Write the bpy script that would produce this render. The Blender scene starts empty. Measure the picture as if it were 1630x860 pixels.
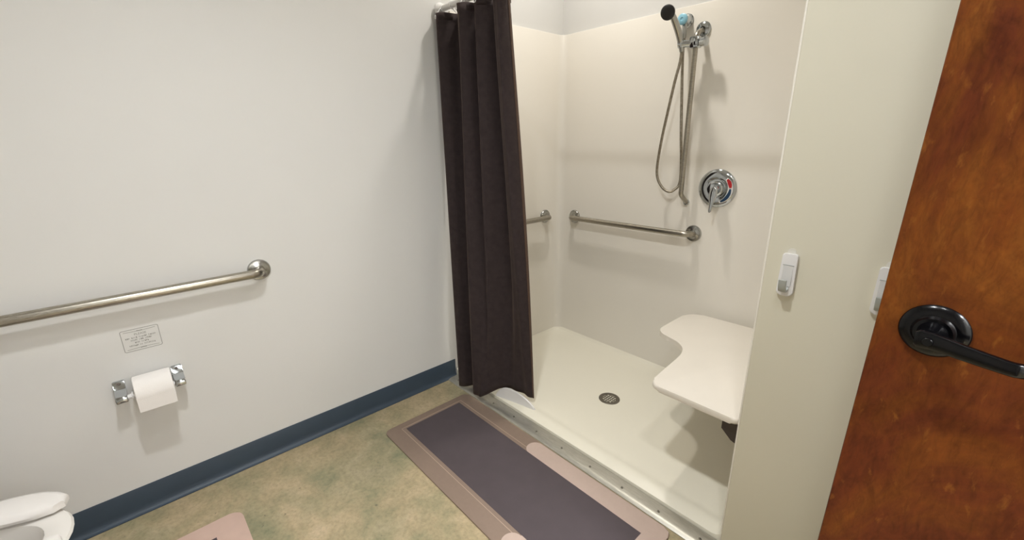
import bpy, bmesh, math, random
from mathutils import Vector, Matrix
random.seed(7)
S = bpy.context.scene
COL = S.collection
PI = math.pi

# ------------------------------------------------------------------ camera
cam_d = bpy.data.cameras.new('camera')
cam_d.sensor_fit = 'HORIZONTAL'; cam_d.sensor_width = 36.0
cam_d.lens = 690.7 / 1630.0 * 36.0
cam_d.clip_start = 0.02
cam_o = bpy.data.objects.new('camera', cam_d); COL.objects.link(cam_o)
cr = Vector((0.674512, 0.738155, -0.012636)); cu = Vector((-0.205455, 0.204126, 0.957142)); cf = Vector((-0.709099, 0.643008, -0.289343))
M = Matrix((cr, cu, -cf)).transposed().to_4x4(); M.translation = Vector((1.87804, -1.21697, 1.30471))
cam_o.matrix_world = M
S.camera = cam_o

# ------------------------------------------------------------------ world, exposure
W = bpy.data.worlds.new('world'); S.world = W; W.use_nodes = True
W.node_tree.nodes['Background'].inputs[0].default_value = (0.75, 0.78, 0.82, 1)
W.node_tree.nodes['Background'].inputs[1].default_value = 0.25
S.view_settings.view_transform = 'Standard'; S.view_settings.look = 'None'
S.view_settings.gamma = 1.0; S.view_settings.use_curve_mapping = False
S.view_settings.exposure = -0.08

ROOM_CEIL = 2.74
# recessed ceiling downlights and an added hallway fill: x, y, power, colour, radius
DOWNLIGHTS = [
    (1.30, -1.02, 17.5, (0.965, 0.985, 1.0), 0.07, 128, 'round white recessed downlight over the toilet side of the room'),
    (1.95, -1.05, 6.5, (0.965, 0.98, 1.0), 0.07, 128, 'round white recessed downlight nearest the wooden door'),
    (0.52, 0.40, 9.8, (1.0, 0.955, 0.89), 0.06, 150, 'round white recessed downlight inside the shower'),
    (3.45, -0.80, 165.0, (0.97, 0.985, 1.0), 0.30, 180, 'wide round fill light added to the hallway ceiling'),  # unseen fill, added to brighten the left wall through the doorway
]

# ------------------------------------------------------------------ materials
def lin(c):
    return tuple(((v / 255.0) / 12.92 if v / 255.0 <= 0.04045 else ((v / 255.0 + 0.055) / 1.055) ** 2.4) for v in c) + (1,)

class NT:
    def __init__(self, name):
        self.m = bpy.data.materials.new(name); self.m.use_nodes = True
        self.t = self.m.node_tree; self.n = self.t.nodes; self.l = self.t.links
        self.b = self.n['Principled BSDF']
        self.tc = self.n.new('ShaderNodeTexCoord')
    def new(self, typ, **kw):
        nd = self.n.new(typ)
        for k, v in kw.items():
            if hasattr(nd, k): setattr(nd, k, v)
            else: nd.inputs[k].default_value = v
        return nd
    def link(self, a, b): self.l.new(a, b)
    def mapping(self, scale=(1, 1, 1), rot=(0, 0, 0)):
        mp = self.n.new('ShaderNodeMapping'); mp.inputs['Scale'].default_value = scale; mp.inputs['Rotation'].default_value = rot
        self.link(self.tc.outputs['Object'], mp.inputs['Vector']); return mp.outputs['Vector']
    def noise(self, scale, detail=4, rough=0.5, vec=None, dist=0.0):
        nd = self.n.new('ShaderNodeTexNoise'); nd.inputs['Scale'].default_value = scale
        nd.inputs['Detail'].default_value = detail; nd.inputs['Roughness'].default_value = rough
        nd.inputs['Distortion'].default_value = dist
        self.link(vec if vec is not None else self.tc.outputs['Object'], nd.inputs['Vector'])
        return nd.outputs['Fac']
    def ramp(self, fac, stops):
        nd = self.n.new('ShaderNodeValToRGB'); e = nd.color_ramp.elements
        while len(e) < len(stops): e.new(0.5)
        for i, (p, c) in enumerate(stops): e[i].position = p; e[i].color = c
        self.link(fac, nd.inputs['Fac']); return nd.outputs['Color']
    def mix(self, fac, a, b, mode='MIX'):
        nd = self.n.new('ShaderNodeMix'); nd.data_type = 'RGBA'; nd.blend_type = mode
        for s, v in ((nd.inputs[0], fac), (nd.inputs[6], a), (nd.inputs[7], b)):
            if hasattr(v, 'is_linked'): self.link(v, s)
            else: s.default_value = v
        return nd.outputs[2]
    def bump(self, h, strength=0.2, dist=0.002):
        nd = self.n.new('ShaderNodeBump'); nd.inputs['Strength'].default_value = strength; nd.inputs['Distance'].default_value = dist
        self.link(h, nd.inputs['Height']); self.link(nd.outputs['Normal'], self.b.inputs['Normal'])
    def set(self, **kw):
        for k, v in kw.items():
            s = self.b.inputs[k.replace('_', ' ')]
            if hasattr(v, 'is_linked'): self.link(v, s)
            else: s.default_value = v
        return self.m

def simple(name, rgb, rough=0.5, metal=0.0, var=0.04, nscale=30.0, bump=0.0, bscale=200.0, **kw):
    t = NT(name); c = lin(rgb)
    lo = tuple(v * (1 - var) for v in c[:3]) + (1,); hi = tuple(min(1, v * (1 + var)) for v in c[:3]) + (1,)
    col = t.ramp(t.noise(nscale), [(0.3, lo), (0.7, hi)])
    if bump: t.bump(t.noise(bscale, 3), bump, 0.001)
    return t.set(Base_Color=col, Roughness=rough, Metallic=metal, **kw)

MAT = {}
MAT['wall'] = simple('painted_drywall', (223, 222, 219), 0.55, var=0.012, nscale=2.0, bump=0.10, bscale=160)
MAT['wall_cream'] = simple('painted_drywall_cream', (224, 219, 200), 0.55, var=0.012, nscale=2.0, bump=0.10, bscale=160)
MAT['ceiling'] = simple('ceiling_paint', (232, 230, 226), 0.8, var=0.01, bump=0.1)
MAT['gelcoat'] = simple('gelcoat', (238, 233, 223), 0.22, var=0.008, nscale=3.0, bump=0.05, bscale=9.0)
MAT['pan'] = simple('shower_pan_gelcoat', (238, 233, 216), 0.35, var=0.01, nscale=3.0, bump=0.25, bscale=260)
MAT['base'] = simple('vinyl_cove_base', (52, 66, 80), 0.45, var=0.05, nscale=8)
MAT['seat'] = simple('phenolic_seat', (233, 226, 214), 0.4, var=0.01, nscale=10)
MAT['porcelain'] = simple('porcelain', (232, 228, 222), 0.12, var=0.006)
MAT['toilet_seat'] = simple('toilet_seat_plastic', (234, 230, 226), 0.25, var=0.006)
MAT['white_plastic'] = simple('white_plastic', (234, 232, 230), 0.35, var=0.01)
MAT['clear_tab'] = simple('adhesive_tab', (226, 222, 210), 0.4, var=0.01)
MAT['grey_plastic'] = simple('satin_grey_plastic', (172, 175, 170), 0.35, metal=0.1, var=0.03)
MAT['chrome'] = simple('chrome', (186, 190, 192), 0.09, metal=1.0, var=0.02)
MAT['satin_chrome'] = simple('satin_chrome', (176, 176, 172), 0.24, metal=1.0, var=0.04)
MAT['black_rubber'] = simple('black_rubber', (34, 33, 34), 0.5, var=0.1)
MAT['black'] = simple('black_hardware', (6, 6, 8), 0.2, var=0.1, Specular_IOR_Level=0.3)
MAT['dark_steel'] = simple('dark_bracket', (74, 66, 60), 0.45, metal=0.4, var=0.1)
MAT['drain'] = simple('drain_metal', (126, 120, 110), 0.35, metal=0.85, var=0.1, nscale=60)
MAT['hole'] = simple('drain_hole', (14, 12, 10), 0.8, var=0.1)
MAT['paper'] = simple('tissue_paper', (240, 236, 232), 0.95, var=0.01, bump=0.3, bscale=350)
MAT['core'] = simple('cardboard_core', (150, 125, 95), 0.9)
MAT['blue'] = simple('cyan_cap', (150, 205, 226), 0.3, var=0.05)
MAT['red'] = simple('red_print', (178, 22, 30), 0.4, var=0.03)
MAT['deep_blue'] = simple('blue_print', (24, 62, 96), 0.3, var=0.03)
MAT['ink'] = simple('grey_ink', (138, 138, 132), 0.7, var=0.03)
MAT['film'] = simple('sign_film', (221, 220, 217), 0.35, var=0.01)
MAT['mat_taupe'] = simple('mat_taupe', (136, 117, 103), 0.75, var=0.03, nscale=60, bump=0.15, bscale=600)
MAT['mat_line'] = simple('mat_line', (172, 150, 132), 0.75, var=0.02)
MAT['mat_pink'] = simple('mat_pale_border', (186, 165, 153), 0.7, var=0.02, nscale=60, bump=0.15, bscale=600)
MAT['mat_rose'] = simple('mat_rose_border', (200, 172, 158), 0.7, var=0.03, nscale=30, bump=0.15, bscale=600)
MAT['mat_dark'] = simple('mat_dark', (78, 69, 72), 0.85, var=0.05, nscale=14, bump=0.3, bscale=900)
MAT['trim_paint'] = simple('trim_paint', (88, 82, 78), 0.4)
MAT['screw'] = simple('screw_steel', (150, 148, 140), 0.3, metal=1.0)

def steel():
    t = NT('brushed_stainless')
    f = t.noise(60, 3, 0.6, t.mapping((1, 1, 14)))
    col = t.ramp(f, [(0.3, lin((148, 143, 132))), (0.7, lin((186, 180, 168)))])
    r = t.n.new('ShaderNodeMapRange'); r.inputs[3].default_value = 0.24; r.inputs[4].default_value = 0.36
    t.link(f, r.inputs[0])
    return t.set(Base_Color=col, Metallic=1.0, Roughness=r.outputs[0])
MAT['steel'] = steel()

def alu():
    t = NT('aluminium_strip')
    f = t.noise(25, 5, 0.6, t.mapping((1, 6, 6)))
    col = t.ramp(f, [(0.25, lin((172, 169, 158))), (0.75, lin((196, 193, 183)))])
    return t.set(Base_Color=col, Metallic=0.75, Roughness=0.38)
MAT['alu'] = alu()

def concrete():
    t = NT('stained_concrete')
    big = t.noise(2.6, 5, 0.62, dist=0.8)
    mid = t.noise(9.0, 6, 0.65, dist=0.4)
    fine = t.noise(70, 4, 0.7)
    c1 = t.ramp(big, [(0.30, lin((112, 116, 92))), (0.44, lin((146, 142, 112))), (0.56, lin((174, 156, 124))), (0.72, lin((192, 172, 142)))])
    c2 = t.ramp(mid, [(0.30, lin((118, 122, 94))), (0.5, lin((166, 152, 120))), (0.72, lin((198, 178, 148)))])
    c = t.mix(0.5, c1, c2)
    c3 = t.ramp(fine, [(0.28, (0.70, 0.71, 0.68, 1)), (0.5, (1, 1, 1, 1)), (0.74, (1.22, 1.18, 1.14, 1))])
    c = t.mix(0.8, c, c3, 'MULTIPLY')
    spots = t.noise(38, 2, 0.5)
    sp = t.ramp(spots, [(0.70, (0, 0, 0, 1)), (0.78, (1, 1, 1, 1))])
    c = t.mix(sp, c, lin((96, 92, 76)))
    t.bump(fine, 0.06, 0.001)
    r = t.n.new('ShaderNodeMapRange'); r.inputs[3].default_value = 0.32; r.inputs[4].default_value = 0.55
    t.link(mid, r.inputs[0])
    return t.set(Base_Color=c, Roughness=r.outputs[0])
MAT['floor'] = concrete()

def wood():
    t = NT('stained_birch_door')
    big = t.noise(4.6, 6, 0.66, t.mapping((1.0, 1.0, 0.55), (0, 0.25, 0)), 1.2)
    mid = t.noise(19, 5, 0.65, t.mapping((1.0, 1.0, 0.5), (0, -0.3, 0)), 1.4)
    grain = t.noise(95, 5, 0.7, t.mapping((1.0, 1.0, 0.28), (0, 0.12, 0)), 1.0)
    fleck = t.noise(60, 4, 0.6, t.mapping((1, 1, 0.35), (0, -0.2, 0)), 0.3)
    c1 = t.ramp(big, [(0.28, lin((66, 27, 13))), (0.45, lin((92, 43, 20))), (0.57, lin((106, 57, 20))), (0.72, lin((130, 78, 28)))])
    c2 = t.ramp(mid, [(0.28, (0.62, 0.55, 0.50, 1)), (0.5, (1, 1, 1, 1)), (0.74, (1.22, 1.18, 1.05, 1))])
    c = t.mix(0.8, c1, c2, 'MULTIPLY')
    c3 = t.ramp(grain, [(0.28, (0.62, 0.58, 0.54, 1)), (0.5, (1, 1, 1, 1)), (0.74, (1.28, 1.22, 1.12, 1))])
    c = t.mix(0.7, c, c3, 'MULTIPLY')
    f = t.ramp(fleck, [(0.60, (0, 0, 0, 1)), (0.74, (0.5, 0.5, 0.5, 1))])
    c = t.mix(f, c, lin((146, 92, 36)))
    kn = t.noise(3.0, 2, 0.5, t.mapping((1.3, 1, 0.6)))
    k = t.ramp(kn, [(0.70, (0, 0, 0, 1)), (0.80, (0.8, 0.8, 0.8, 1))])
    c = t.mix(k, c, lin((52, 20, 10)))
    t.bump(grain, 0.05, 0.001)
    return t.set(Base_Color=c, Roughness=0.45, Specular_IOR_Level=0.14)
MAT['wood'] = wood()

def curtain_fabric():
    t = NT('dark_waffle_fabric')
    w1 = t.n.new('ShaderNodeTexWave'); w1.wave_type = 'BANDS'; w1.bands_direction = 'Z'; w1.inputs['Scale'].default_value = 55
    w1.inputs['Distortion'].default_value = 0.4; t.link(t.tc.outputs['Object'], w1.inputs['Vector'])
    f = t.noise(240, 3, 0.6)
    h = t.mix(0.5, w1.outputs['Color'], f)
    t.bump(h, 0.35, 0.001)
    col = t.ramp(t.noise(40), [(0.3, lin((48, 40, 41))), (0.7, lin((57, 48, 48)))])
    return t.set(Base_Color=col, Roughness=0.85, Specular_IOR_Level=0.2, Sheen_Weight=0.12, Sheen_Tint=(0.9, 0.65, 0.5, 1), Sheen_Roughness=0.5)
MAT['curtain'] = curtain_fabric()

MAT['lit_hem'] = simple('lit_hem', (84, 64, 52), 0.9, var=0.08, nscale=60, bump=0.2, bscale=500)  # light on the turned curtain edge put into a lighter brown
def hose_mat():
    t = NT('flexible_steel_hose')
    w = t.n.new('ShaderNodeTexWave'); w.wave_type = 'BANDS'; w.bands_direction = 'Z'; w.inputs['Scale'].default_value = 60
    t.link(t.tc.outputs['Object'], w.inputs['Vector'])
    t.bump(w.outputs['Fac'], 0.5, 0.001)
    col = t.ramp(t.noise(80), [(0.3, lin((134, 126, 112))), (0.7, lin((172, 164, 150)))])
    return t.set(Base_Color=col, Metallic=1.0, Roughness=0.3)
MAT['hose'] = hose_mat()

def emit(name, rgb, s):
    t = NT(name)
    col = t.ramp(t.noise(5), [(0.3, tuple(rgb) + (1,)), (0.7, tuple(rgb) + (1,))])
    return t.set(Base_Color=(0.9, 0.9, 0.9, 1), Emission_Color=col, Emission_Strength=s)

# ------------------------------------------------------------------ mesh helpers
def link(name, me, mat, parent=None, smooth=True):
    o = bpy.data.objects.new(name, me); COL.objects.link(o)
    me.materials.append(MAT[mat] if isinstance(mat, str) else mat)
    if smooth:
        for p in me.polygons: p.use_smooth = True
        try: me.set_sharp_from_angle(angle=math.radians(38))
        except Exception: pass
    if parent: o.parent = parent
    return o
def finish(bm, name, mat, parent=None, smooth=True):
    bmesh.ops.recalc_face_normals(bm, faces=bm.faces)
    me = bpy.data.meshes.new(name); bm.to_mesh(me); bm.free()
    return link(name, me, mat, parent, smooth)
def tag(o, label, cat, group=None):
    o['label'] = label; o['category'] = cat
    if group: o['group'] = group
    return o
def thing(name, label, cat, loc=(0, 0, 0), group=None):
    o = bpy.data.objects.new(name, None); COL.objects.link(o); o.location = loc; o.empty_display_size = 0.05
    return tag(o, label, cat, group)
def off(bm, o):     # shift to be local to a located parent
    if o is not None:
        bmesh.ops.translate(bm, verts=bm.verts, vec=-Vector(o.location))
    return bm
def struct(o, label=None, cat=None):
    o['kind'] = 'structure'
    if label: o['label'] = label
    if cat: o['category'] = cat
    return o
def box(bm, lo, hi, bev=0.0, seg=2):
    r = bmesh.ops.create_cube(bm, size=1.0)
    vs = r['verts']
    for v in vs:
        v.co = Vector([lo[i] + (v.co[i] + 0.5) * (hi[i] - lo[i]) for i in range(3)])
    if bev:
        es = set(e for v in vs for e in v.link_edges)
        bmesh.ops.bevel(bm, geom=list(es), offset=bev, segments=seg, profile=0.5, affect='EDGES')
    return bm
def nbox(lo, hi, bev=0.0, seg=2): return box(bmesh.new(), lo, hi, bev, seg)
def tube(bm, pts, rad, seg=16, closed=False, cap=True):
    pts = [Vector(p) for p in pts]; n = len(pts)
    rads = rad if isinstance(rad, (list, tuple)) else [rad] * n
    tan = []
    for i in range(n):
        a = pts[(i - 1) % n] if (closed or i > 0) else pts[i]
        b = pts[(i + 1) % n] if (closed or i < n - 1) else pts[i]
        tan.append((b - a).normalized())
    ref = Vector((0, 0, 1)) if abs(tan[0].z) < 0.9 else Vector((1, 0, 0))
    nrm = (ref - tan[0] * ref.dot(tan[0])).normalized()
    rings = []
    for i in range(n):
        nrm = (nrm - tan[i] * nrm.dot(tan[i])).normalized()
        bi = tan[i].cross(nrm)
        rings.append([bm.verts.new(pts[i] + rads[i] * (math.cos(2 * PI * k / seg) * nrm + math.sin(2 * PI * k / seg) * bi)) for k in range(seg)])
    for i in range(n if closed else n - 1):
        a, b = rings[i], rings[(i + 1) % n]
        for k in range(seg):
            bm.faces.new((a[k], a[(k + 1) % seg], b[(k + 1) % seg], b[k]))
    if cap and not closed:
        bm.faces.new(rings[0][::-1]); bm.faces.new(rings[-1])
    return bm
def lathe(bm, prof, origin, axis, seg=40):
    """prof: list of (radius, height along axis)"""
    axis = Vector(axis).normalized(); o = Vector(origin)
    ref = Vector((0, 0, 1)) if abs(axis.z) < 0.9 else Vector((1, 0, 0))
    u = (ref - axis * ref.dot(axis)).normalized(); w = axis.cross(u)
    rings = []
    for r, h in prof:
        if r < 1e-6: rings.append([bm.verts.new(o + axis * h)])
        else: rings.append([bm.verts.new(o + axis * h + r * (math.cos(2 * PI * k / seg) * u + math.sin(2 * PI * k / seg) * w)) for k in range(seg)])
    for a, b in zip(rings, rings[1:]):
        for k in range(seg):
            k2 = (k + 1) % seg
            if len(a) == 1 and len(b) == 1: continue
            if len(a) == 1: bm.faces.new((a[0], b[k], b[k2]))
            elif len(b) == 1: bm.faces.new((a[k], b[0], a[k2]))
            else: bm.faces.new((a[k], a[k2], b[k2], b[k]))
    return bm
def prism(bm, poly, z0, z1, bev=0.0, seg=3, plane='XY'):
    def P(a, b, c): return {'XY': (a, b, c), 'XZ': (a, c, b), 'YZ': (c, a, b)}[plane]
    lo = [bm.verts.new(P(a, b, z0)) for a, b in poly]; hi = [bm.verts.new(P(a, b, z1)) for a, b in poly]
    n = len(poly)
    f0 = bm.faces.new(lo[::-1]); f1 = bm.faces.new(hi)
    for i in range(n): bm.faces.new((lo[i], lo[(i + 1) % n], hi[(i + 1) % n], hi[i]))
    if bev:
        es = list(f0.edges) + list(f1.edges)
        bmesh.ops.bevel(bm, geom=es, offset=bev, segments=seg, profile=0.5, affect='EDGES')
    return bm
def roundpoly(corners, seg=6):
    """corners: (x, y, radius) closed polygon with filleted corners"""
    out = []; n = len(corners)
    for i in range(n):
        p = Vector(corners[i][:2]); r = corners[i][2]
        a = Vector(corners[i - 1][:2]); b = Vector(corners[(i + 1) % n][:2])
        da = (a - p); db = (b - p); la, lb = da.length, db.length; da.normalize(); db.normalize()
        if r <= 0: out.append(tuple(p)); continue
        ang = da.angle(db); d = min(r / math.tan(ang / 2), 0.49 * la, 0.49 * lb); r2 = d * math.tan(ang / 2)
        c = p + (da + db).normalized() * (r2 / math.sin(ang / 2))
        s = p + da * d; e = p + db * d
        a0 = math.atan2(s.y - c.y, s.x - c.x); a1 = math.atan2(e.y - c.y, e.x - c.x)
        dl = (a1 - a0 + PI) % (2 * PI) - PI
        for k in range(seg + 1):
            t = a0 + dl * k / seg; out.append((c.x + r2 * math.cos(t), c.y + r2 * math.sin(t)))
    return out
def catmull(pts, sub=8):
    P = [Vector(p) for p in pts]; P = [P[0] * 2 - P[1]] + P + [P[-1] * 2 - P[-2]]; out = []
    for i in range(1, len(P) - 2):
        for k in range(sub):
            t = k / sub; a, b, c, d = P[i - 1], P[i], P[i + 1], P[i + 2]
            out.append(0.5 * ((2 * b) + (c - a) * t + (2 * a - 5 * b + 4 * c - d) * t * t + (3 * b - a - 3 * c + d) * t ** 3))
    out.append(P[-2].copy()); return out
def fillet_path(pts, r, seg=8):
    """polyline with rounded interior corners (3D)"""
    P = [Vector(p) for p in pts]; out = [P[0]]
    for i in range(1, len(P) - 1):
        p = P[i]; da = (P[i - 1] - p).normalized(); db = (P[i + 1] - p).normalized()
        ang = da.angle(db); d = r / math.tan(ang / 2)
        c = p + (da + db).normalized() * (r / math.sin(ang / 2))
        s = p + da * d - c; e = p + db * d - c; tot = s.angle(e); ax = s.cross(e).normalized()
        for k in range(seg + 1): out.append(c + Matrix.Rotation(tot * k / seg, 3, ax) @ s)
    out.append(P[-1]); return out

# ================================================================== SETTING
XR, YB = 2.76, -2.30          # right wall, wall behind the toilet
SD = 0.9006                   # shower depth
SW = 1.5184                   # opening width
struct(finish(nbox((-0.12, YB - 0.12, -0.1), (XR + 1.3, 1.05, 0.0)), 'floor', 'floor'), 'mottled tan and olive stained concrete floor', 'floor')
struct(finish(nbox((-0.12, YB - 0.12, ROOM_CEIL), (XR + 1.3, 1.05, ROOM_CEIL + 0.08)), 'ceiling', 'ceiling'), 'plain white ceiling above the room', 'ceiling')
struct(finish(nbox((-0.12, YB - 0.12, 0), (0.0, 1.05, ROOM_CEIL)), 'wall_left', 'wall'), 'pale grey painted wall behind the grab bar and toilet paper', 'wall')
struct(finish(nbox((0.0, YB - 0.12, 0), (XR, YB, ROOM_CEIL)), 'wall_back', 'wall'), 'painted wall behind the toilet tank', 'wall')
struct(finish(nbox((SW, 0.0, 0), (XR, 0.12, ROOM_CEIL), 0.004), 'wall_front', 'wall_cream'), 'pale painted wall with two hooks beside the shower opening', 'wall')
struct(finish(nbox((0.0, SD + 0.012, 0), (SW + 0.15, 1.05, ROOM_CEIL)), 'wall_shower_back', 'wall'), 'painted wall above the shower surround', 'wall')
struct(finish(nbox((SW + 0.012, 0.12, 0), (SW + 0.15, SD + 0.012, ROOM_CEIL)), 'wall_shower_right', 'wall'), 'painted wall behind the folding shower seat', 'wall')
# right wall with the doorway the wooden door belongs to
DY0, DY1, DH = -1.235, -0.30, 2.10
bm = nbox((XR, YB - 0.12, 0), (XR + 0.12, DY0, ROOM_CEIL)); box(bm, (XR, DY1, 0), (XR + 0.12, 0.12, ROOM_CEIL)); box(bm, (XR, DY0, DH), (XR + 0.12, DY1, ROOM_CEIL))
struct(finish(bm, 'wall_right', 'wall'), 'painted wall with the doorway', 'wall')
bm = nbox((XR + 1.2, YB - 0.12, 0), (XR + 1.3, 1.05, ROOM_CEIL)); box(bm, (XR + 0.12, YB - 0.12, 0), (XR + 1.2, YB, ROOM_CEIL)); box(bm, (XR + 0.12, 0.95, 0), (XR + 1.2, 1.05, ROOM_CEIL))
struct(finish(bm, 'wall_hallway', 'wall'), 'hallway wall beyond the doorway', 'wall')
bm = nbox((XR - 0.012, DY0 - 0.05, 0), (XR + 0.13, DY0, DH + 0.05), 0.002); box(bm, (XR - 0.012, DY1, 0), (XR + 0.13, DY1 + 0.05, DH + 0.05), 0.002); box(bm, (XR - 0.012, DY0, DH), (XR + 0.13, DY1, DH + 0.05), 0.002)
struct(finish(bm, 'trim_1', 'trim_paint'), 'dark metal door frame', 'trim')

# vinyl cove baseboards: profile = (distance off wall, height)
CP = [(0.0, 0.0), (0.020, 0.0), (0.020, 0.0025), (0.014, 0.0045), (0.009, 0.009), (0.0055, 0.017), (0.004, 0.03), (0.004, 0.1005), (0.0025, 0.1035), (0.0, 0.1035)]
def base(name, a, b, nrm, label):
    bm = bmesh.new(); n = Vector(nrm)
    A = [bm.verts.new(Vector(a) + n * d + Vector((0, 0, h))) for d, h in CP]; B = [bm.verts.new(Vector(b) + n * d + Vector((0, 0, h))) for d, h in CP]
    for i in range(len(CP)):
        j = (i + 1) % len(CP); bm.faces.new((A[i], A[j], B[j], B[i]))
    bm.faces.new(A); bm.faces.new(B[::-1])
    struct(finish(bm, name, 'base'), label, 'baseboard')
base('baseboard_left', (0, YB, 0), (0, 0.035, 0), (1, 0, 0), 'slate blue vinyl baseboard along the grab bar wall')
base('baseboard_back', (0.02, YB, 0), (XR - 0.02, YB, 0), (0, 1, 0), 'slate blue vinyl baseboard behind the toilet')
base('baseboard_front', (1.62, 0, 0), (XR, 0, 0), (0, -1, 0), 'slate blue vinyl baseboard under the hook wall')
base('baseboard_right', (XR, YB, 0), (XR, DY0 - 0.05, 0), (-1, 0, 0), 'slate blue vinyl baseboard beside the doorway')

# ================================================================== SHOWER STALL
HS = 1.876
st = thing('shower_stall', 'one-piece off-white shower stall with a low floor pan', 'shower')
# surround: U-shaped wall with coved corners, a rounded top edge and front returns
x0, x1, y0, y1 = 0.012, SW - 0.012, 0.108, SD
inner = roundpoly([(x0, y0, 0), (x0, y1, 0.045), (x1, y1, 0.045), (x1, y0, 0)], 10)
outer = roundpoly([(x0 - 0.010, y0, 0), (x0 - 0.010, y1 + 0.010, 0.045), (x1 + 0.010, y1 + 0.010, 0.045), (x1 + 0.010, y0, 0)], 10)
bm = bmesh.new()
def ringrow(pts, z): return [bm.verts.new((p[0], p[1], z)) for p in pts]
def lerp(a, b, t): return [(p[0] + (q[0] - p[0]) * t, p[1] + (q[1] - p[1]) * t) for p, q in zip(a, b)]
rows = [ringrow(inner, 0.034), ringrow(inner, HS - 0.004), ringrow(lerp(inner, outer, 0.12), HS - 0.001), ringrow(lerp(inner, outer, 0.35), HS), ringrow(outer, HS), ringrow(outer, 0.034)]
for a, b in zip(rows, rows[1:]):
    for i in range(len(a) - 1): bm.faces.new((a[i], a[i + 1], b[i + 1], b[i]))
bm.faces.new([r[0] for r in rows]); bm.faces.new([r[-1] for r in rows][::-1])
finish(bm, 'surround_wall', 'gelcoat', st)
# front returns of the surround (rounded vertical jambs at the opening)
for xa, xb, ya in ((0.0005, 0.016, 0.104), (SW - 0.006, SW - 0.0005, 0.006)):
    finish(nbox((xa, ya, 0.02), (xb, 0.115, HS), 0.0024, 2), 'front_jamb', 'gelcoat', st)
# floor pan: gridded height field, gentle fall to the drain, coved at walls, low front lip
DRX, DRY = 0.769, 0.452
def pan_z(x, y):
    d = min(1.0, math.hypot((x - DRX) / 0.75, (y - DRY) / 0.45))
    z = 0.018 + 0.014 * d
    for dist in (x - x0, x1 - x, y1 - y):
        if dist < 0.03: z += 0.018 * (1 - max(dist, 0) / 0.03) ** 2
    if y < 0.115:                                   # front lip
        t = (0.115 - y) / 0.075
        z += 0.005 * math.sin(min(1, t) * PI) - 0.012 * max(0, t - 0.4)
    return z
bm = bmesh.new(); xs = [x0 - 0.004, x0 + 0.004, x0 + 0.01, x0 + 0.018, x0 + 0.03] + [x0 + 0.03 + (x1 - x0 - 0.06) * i / 40 for i in range(1, 40)] + [x1 - 0.03, x1 - 0.018, x1 - 0.01, x1 - 0.004, x1 + 0.004]
ys = [0.040, 0.046, 0.055, 0.065, 0.075, 0.085, 0.095, 0.105, 0.115, 0.13] + [0.13 + 0.73 * i / 20 for i in range(1, 20)] + [y1 - 0.03, y1 - 0.018, y1 - 0.01, y1 - 0.004, y1 + 0.004]
grid = [[bm.verts.new((x, y, pan_z(x, y))) for x in xs] for y in ys]
for j in range(len(ys) - 1):
    for i in range(len(xs) - 1): bm.faces.new((grid[j][i], grid[j][i + 1], grid[j + 1][i + 1], grid[j + 1][i]))
fb = [bm.verts.new((x, 0.038, 0.001)) for x in xs]
for i in range(len(xs) - 1): bm.faces.new((fb[i], fb[i + 1], grid[0][i + 1], grid[0][i]))
finish(bm, 'floor_pan', 'pan', st)
# drain
dz = 0.0185
dr = finish(lathe(bmesh.new(), [(0.0, dz - 0.009), (0.034, dz - 0.009), (0.0345, dz + 0.002), (0.050, dz + 0.0035), (0.053, dz + 0.002), (0.054, dz - 0.002)], (DRX, DRY, 0), (0, 0, 1), 36), 'drain', 'drain', st)
bm = bmesh.new()
for k in range(-2, 3):
    w = math.sqrt(max(0, 0.0345 ** 2 - (k * 0.0135) ** 2))
    box(bm, (DRX - w, DRY + k * 0.0135 - 0.0020, dz - 0.002), (DRX + w, DRY + k * 0.0135 + 0.0020, dz + 0.0026))
    box(bm, (DRX + k * 0.0135 - 0.0020, DRY - w, dz - 0.002), (DRX + k * 0.0135 + 0.0020, DRY + w, dz + 0.0024))
finish(bm, 'grate', 'drain', dr, False)
finish(lathe(bmesh.new(), [(0.0, dz - 0.006), (0.0338, dz - 0.006)], (DRX, DRY, 0), (0, 0, 1), 30), 'drain_throat', 'hole', dr)

# aluminium transition strip with screws
sp = thing('threshold_strip', 'flat aluminium strip screwed down along the shower threshold', 'threshold', (0.0, 0.0, 0.0))
prof = [(-0.030, 0.0), (-0.030, 0.003), (-0.022, 0.0085), (-0.010, 0.0115), (0.012, 0.012), (0.030, 0.0135), (0.036, 0.0135), (0.036, 0.0)]
bm = bmesh.new(); A = [bm.verts.new((0.022, y, z)) for y, z in prof]; B = [bm.verts.new((SW - 0.002, y, z)) for y, z in prof]
for i in range(len(prof)): j = (i + 1) % len(prof); bm.faces.new((A[i], A[j], B[j], B[i]))
bm.faces.new(A); bm.faces.new(B[::-1])
finish(bm, 'strip', 'alu', sp)
sc_me = None
for k in range(10):
    x = 1.457 - 0.1535 * k
    if x < 0.03: break
    if sc_me is None:
        bm = lathe(bmesh.new(), [(0.0, 0.0012), (0.0014, 0.0012), (0.0016, 0.0026), (0.0042, 0.0022), (0.0052, 0.0), (0.0052, -0.002)], (0, 0, 0), (0, 0, 1), 16)
        o = finish(bm, 'screw', 'screw', sp); sc_me = o.data
        q = lathe(bmesh.new(), [(0.0, 0.0028), (0.0019, 0.0027)], (0, 0, 0), (0, 0, 1), 10)
        h = finish(q, 'screw_recess', 'hole', o); rc_me = h.data
    else:
        o = bpy.data.objects.new('screw', sc_me); COL.objects.link(o); o.parent = sp
        h = bpy.data.objects.new('screw_recess', rc_me); COL.objects.link(h); h.parent = o
    o.location = (x, 0.0, 0.0118)

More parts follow.
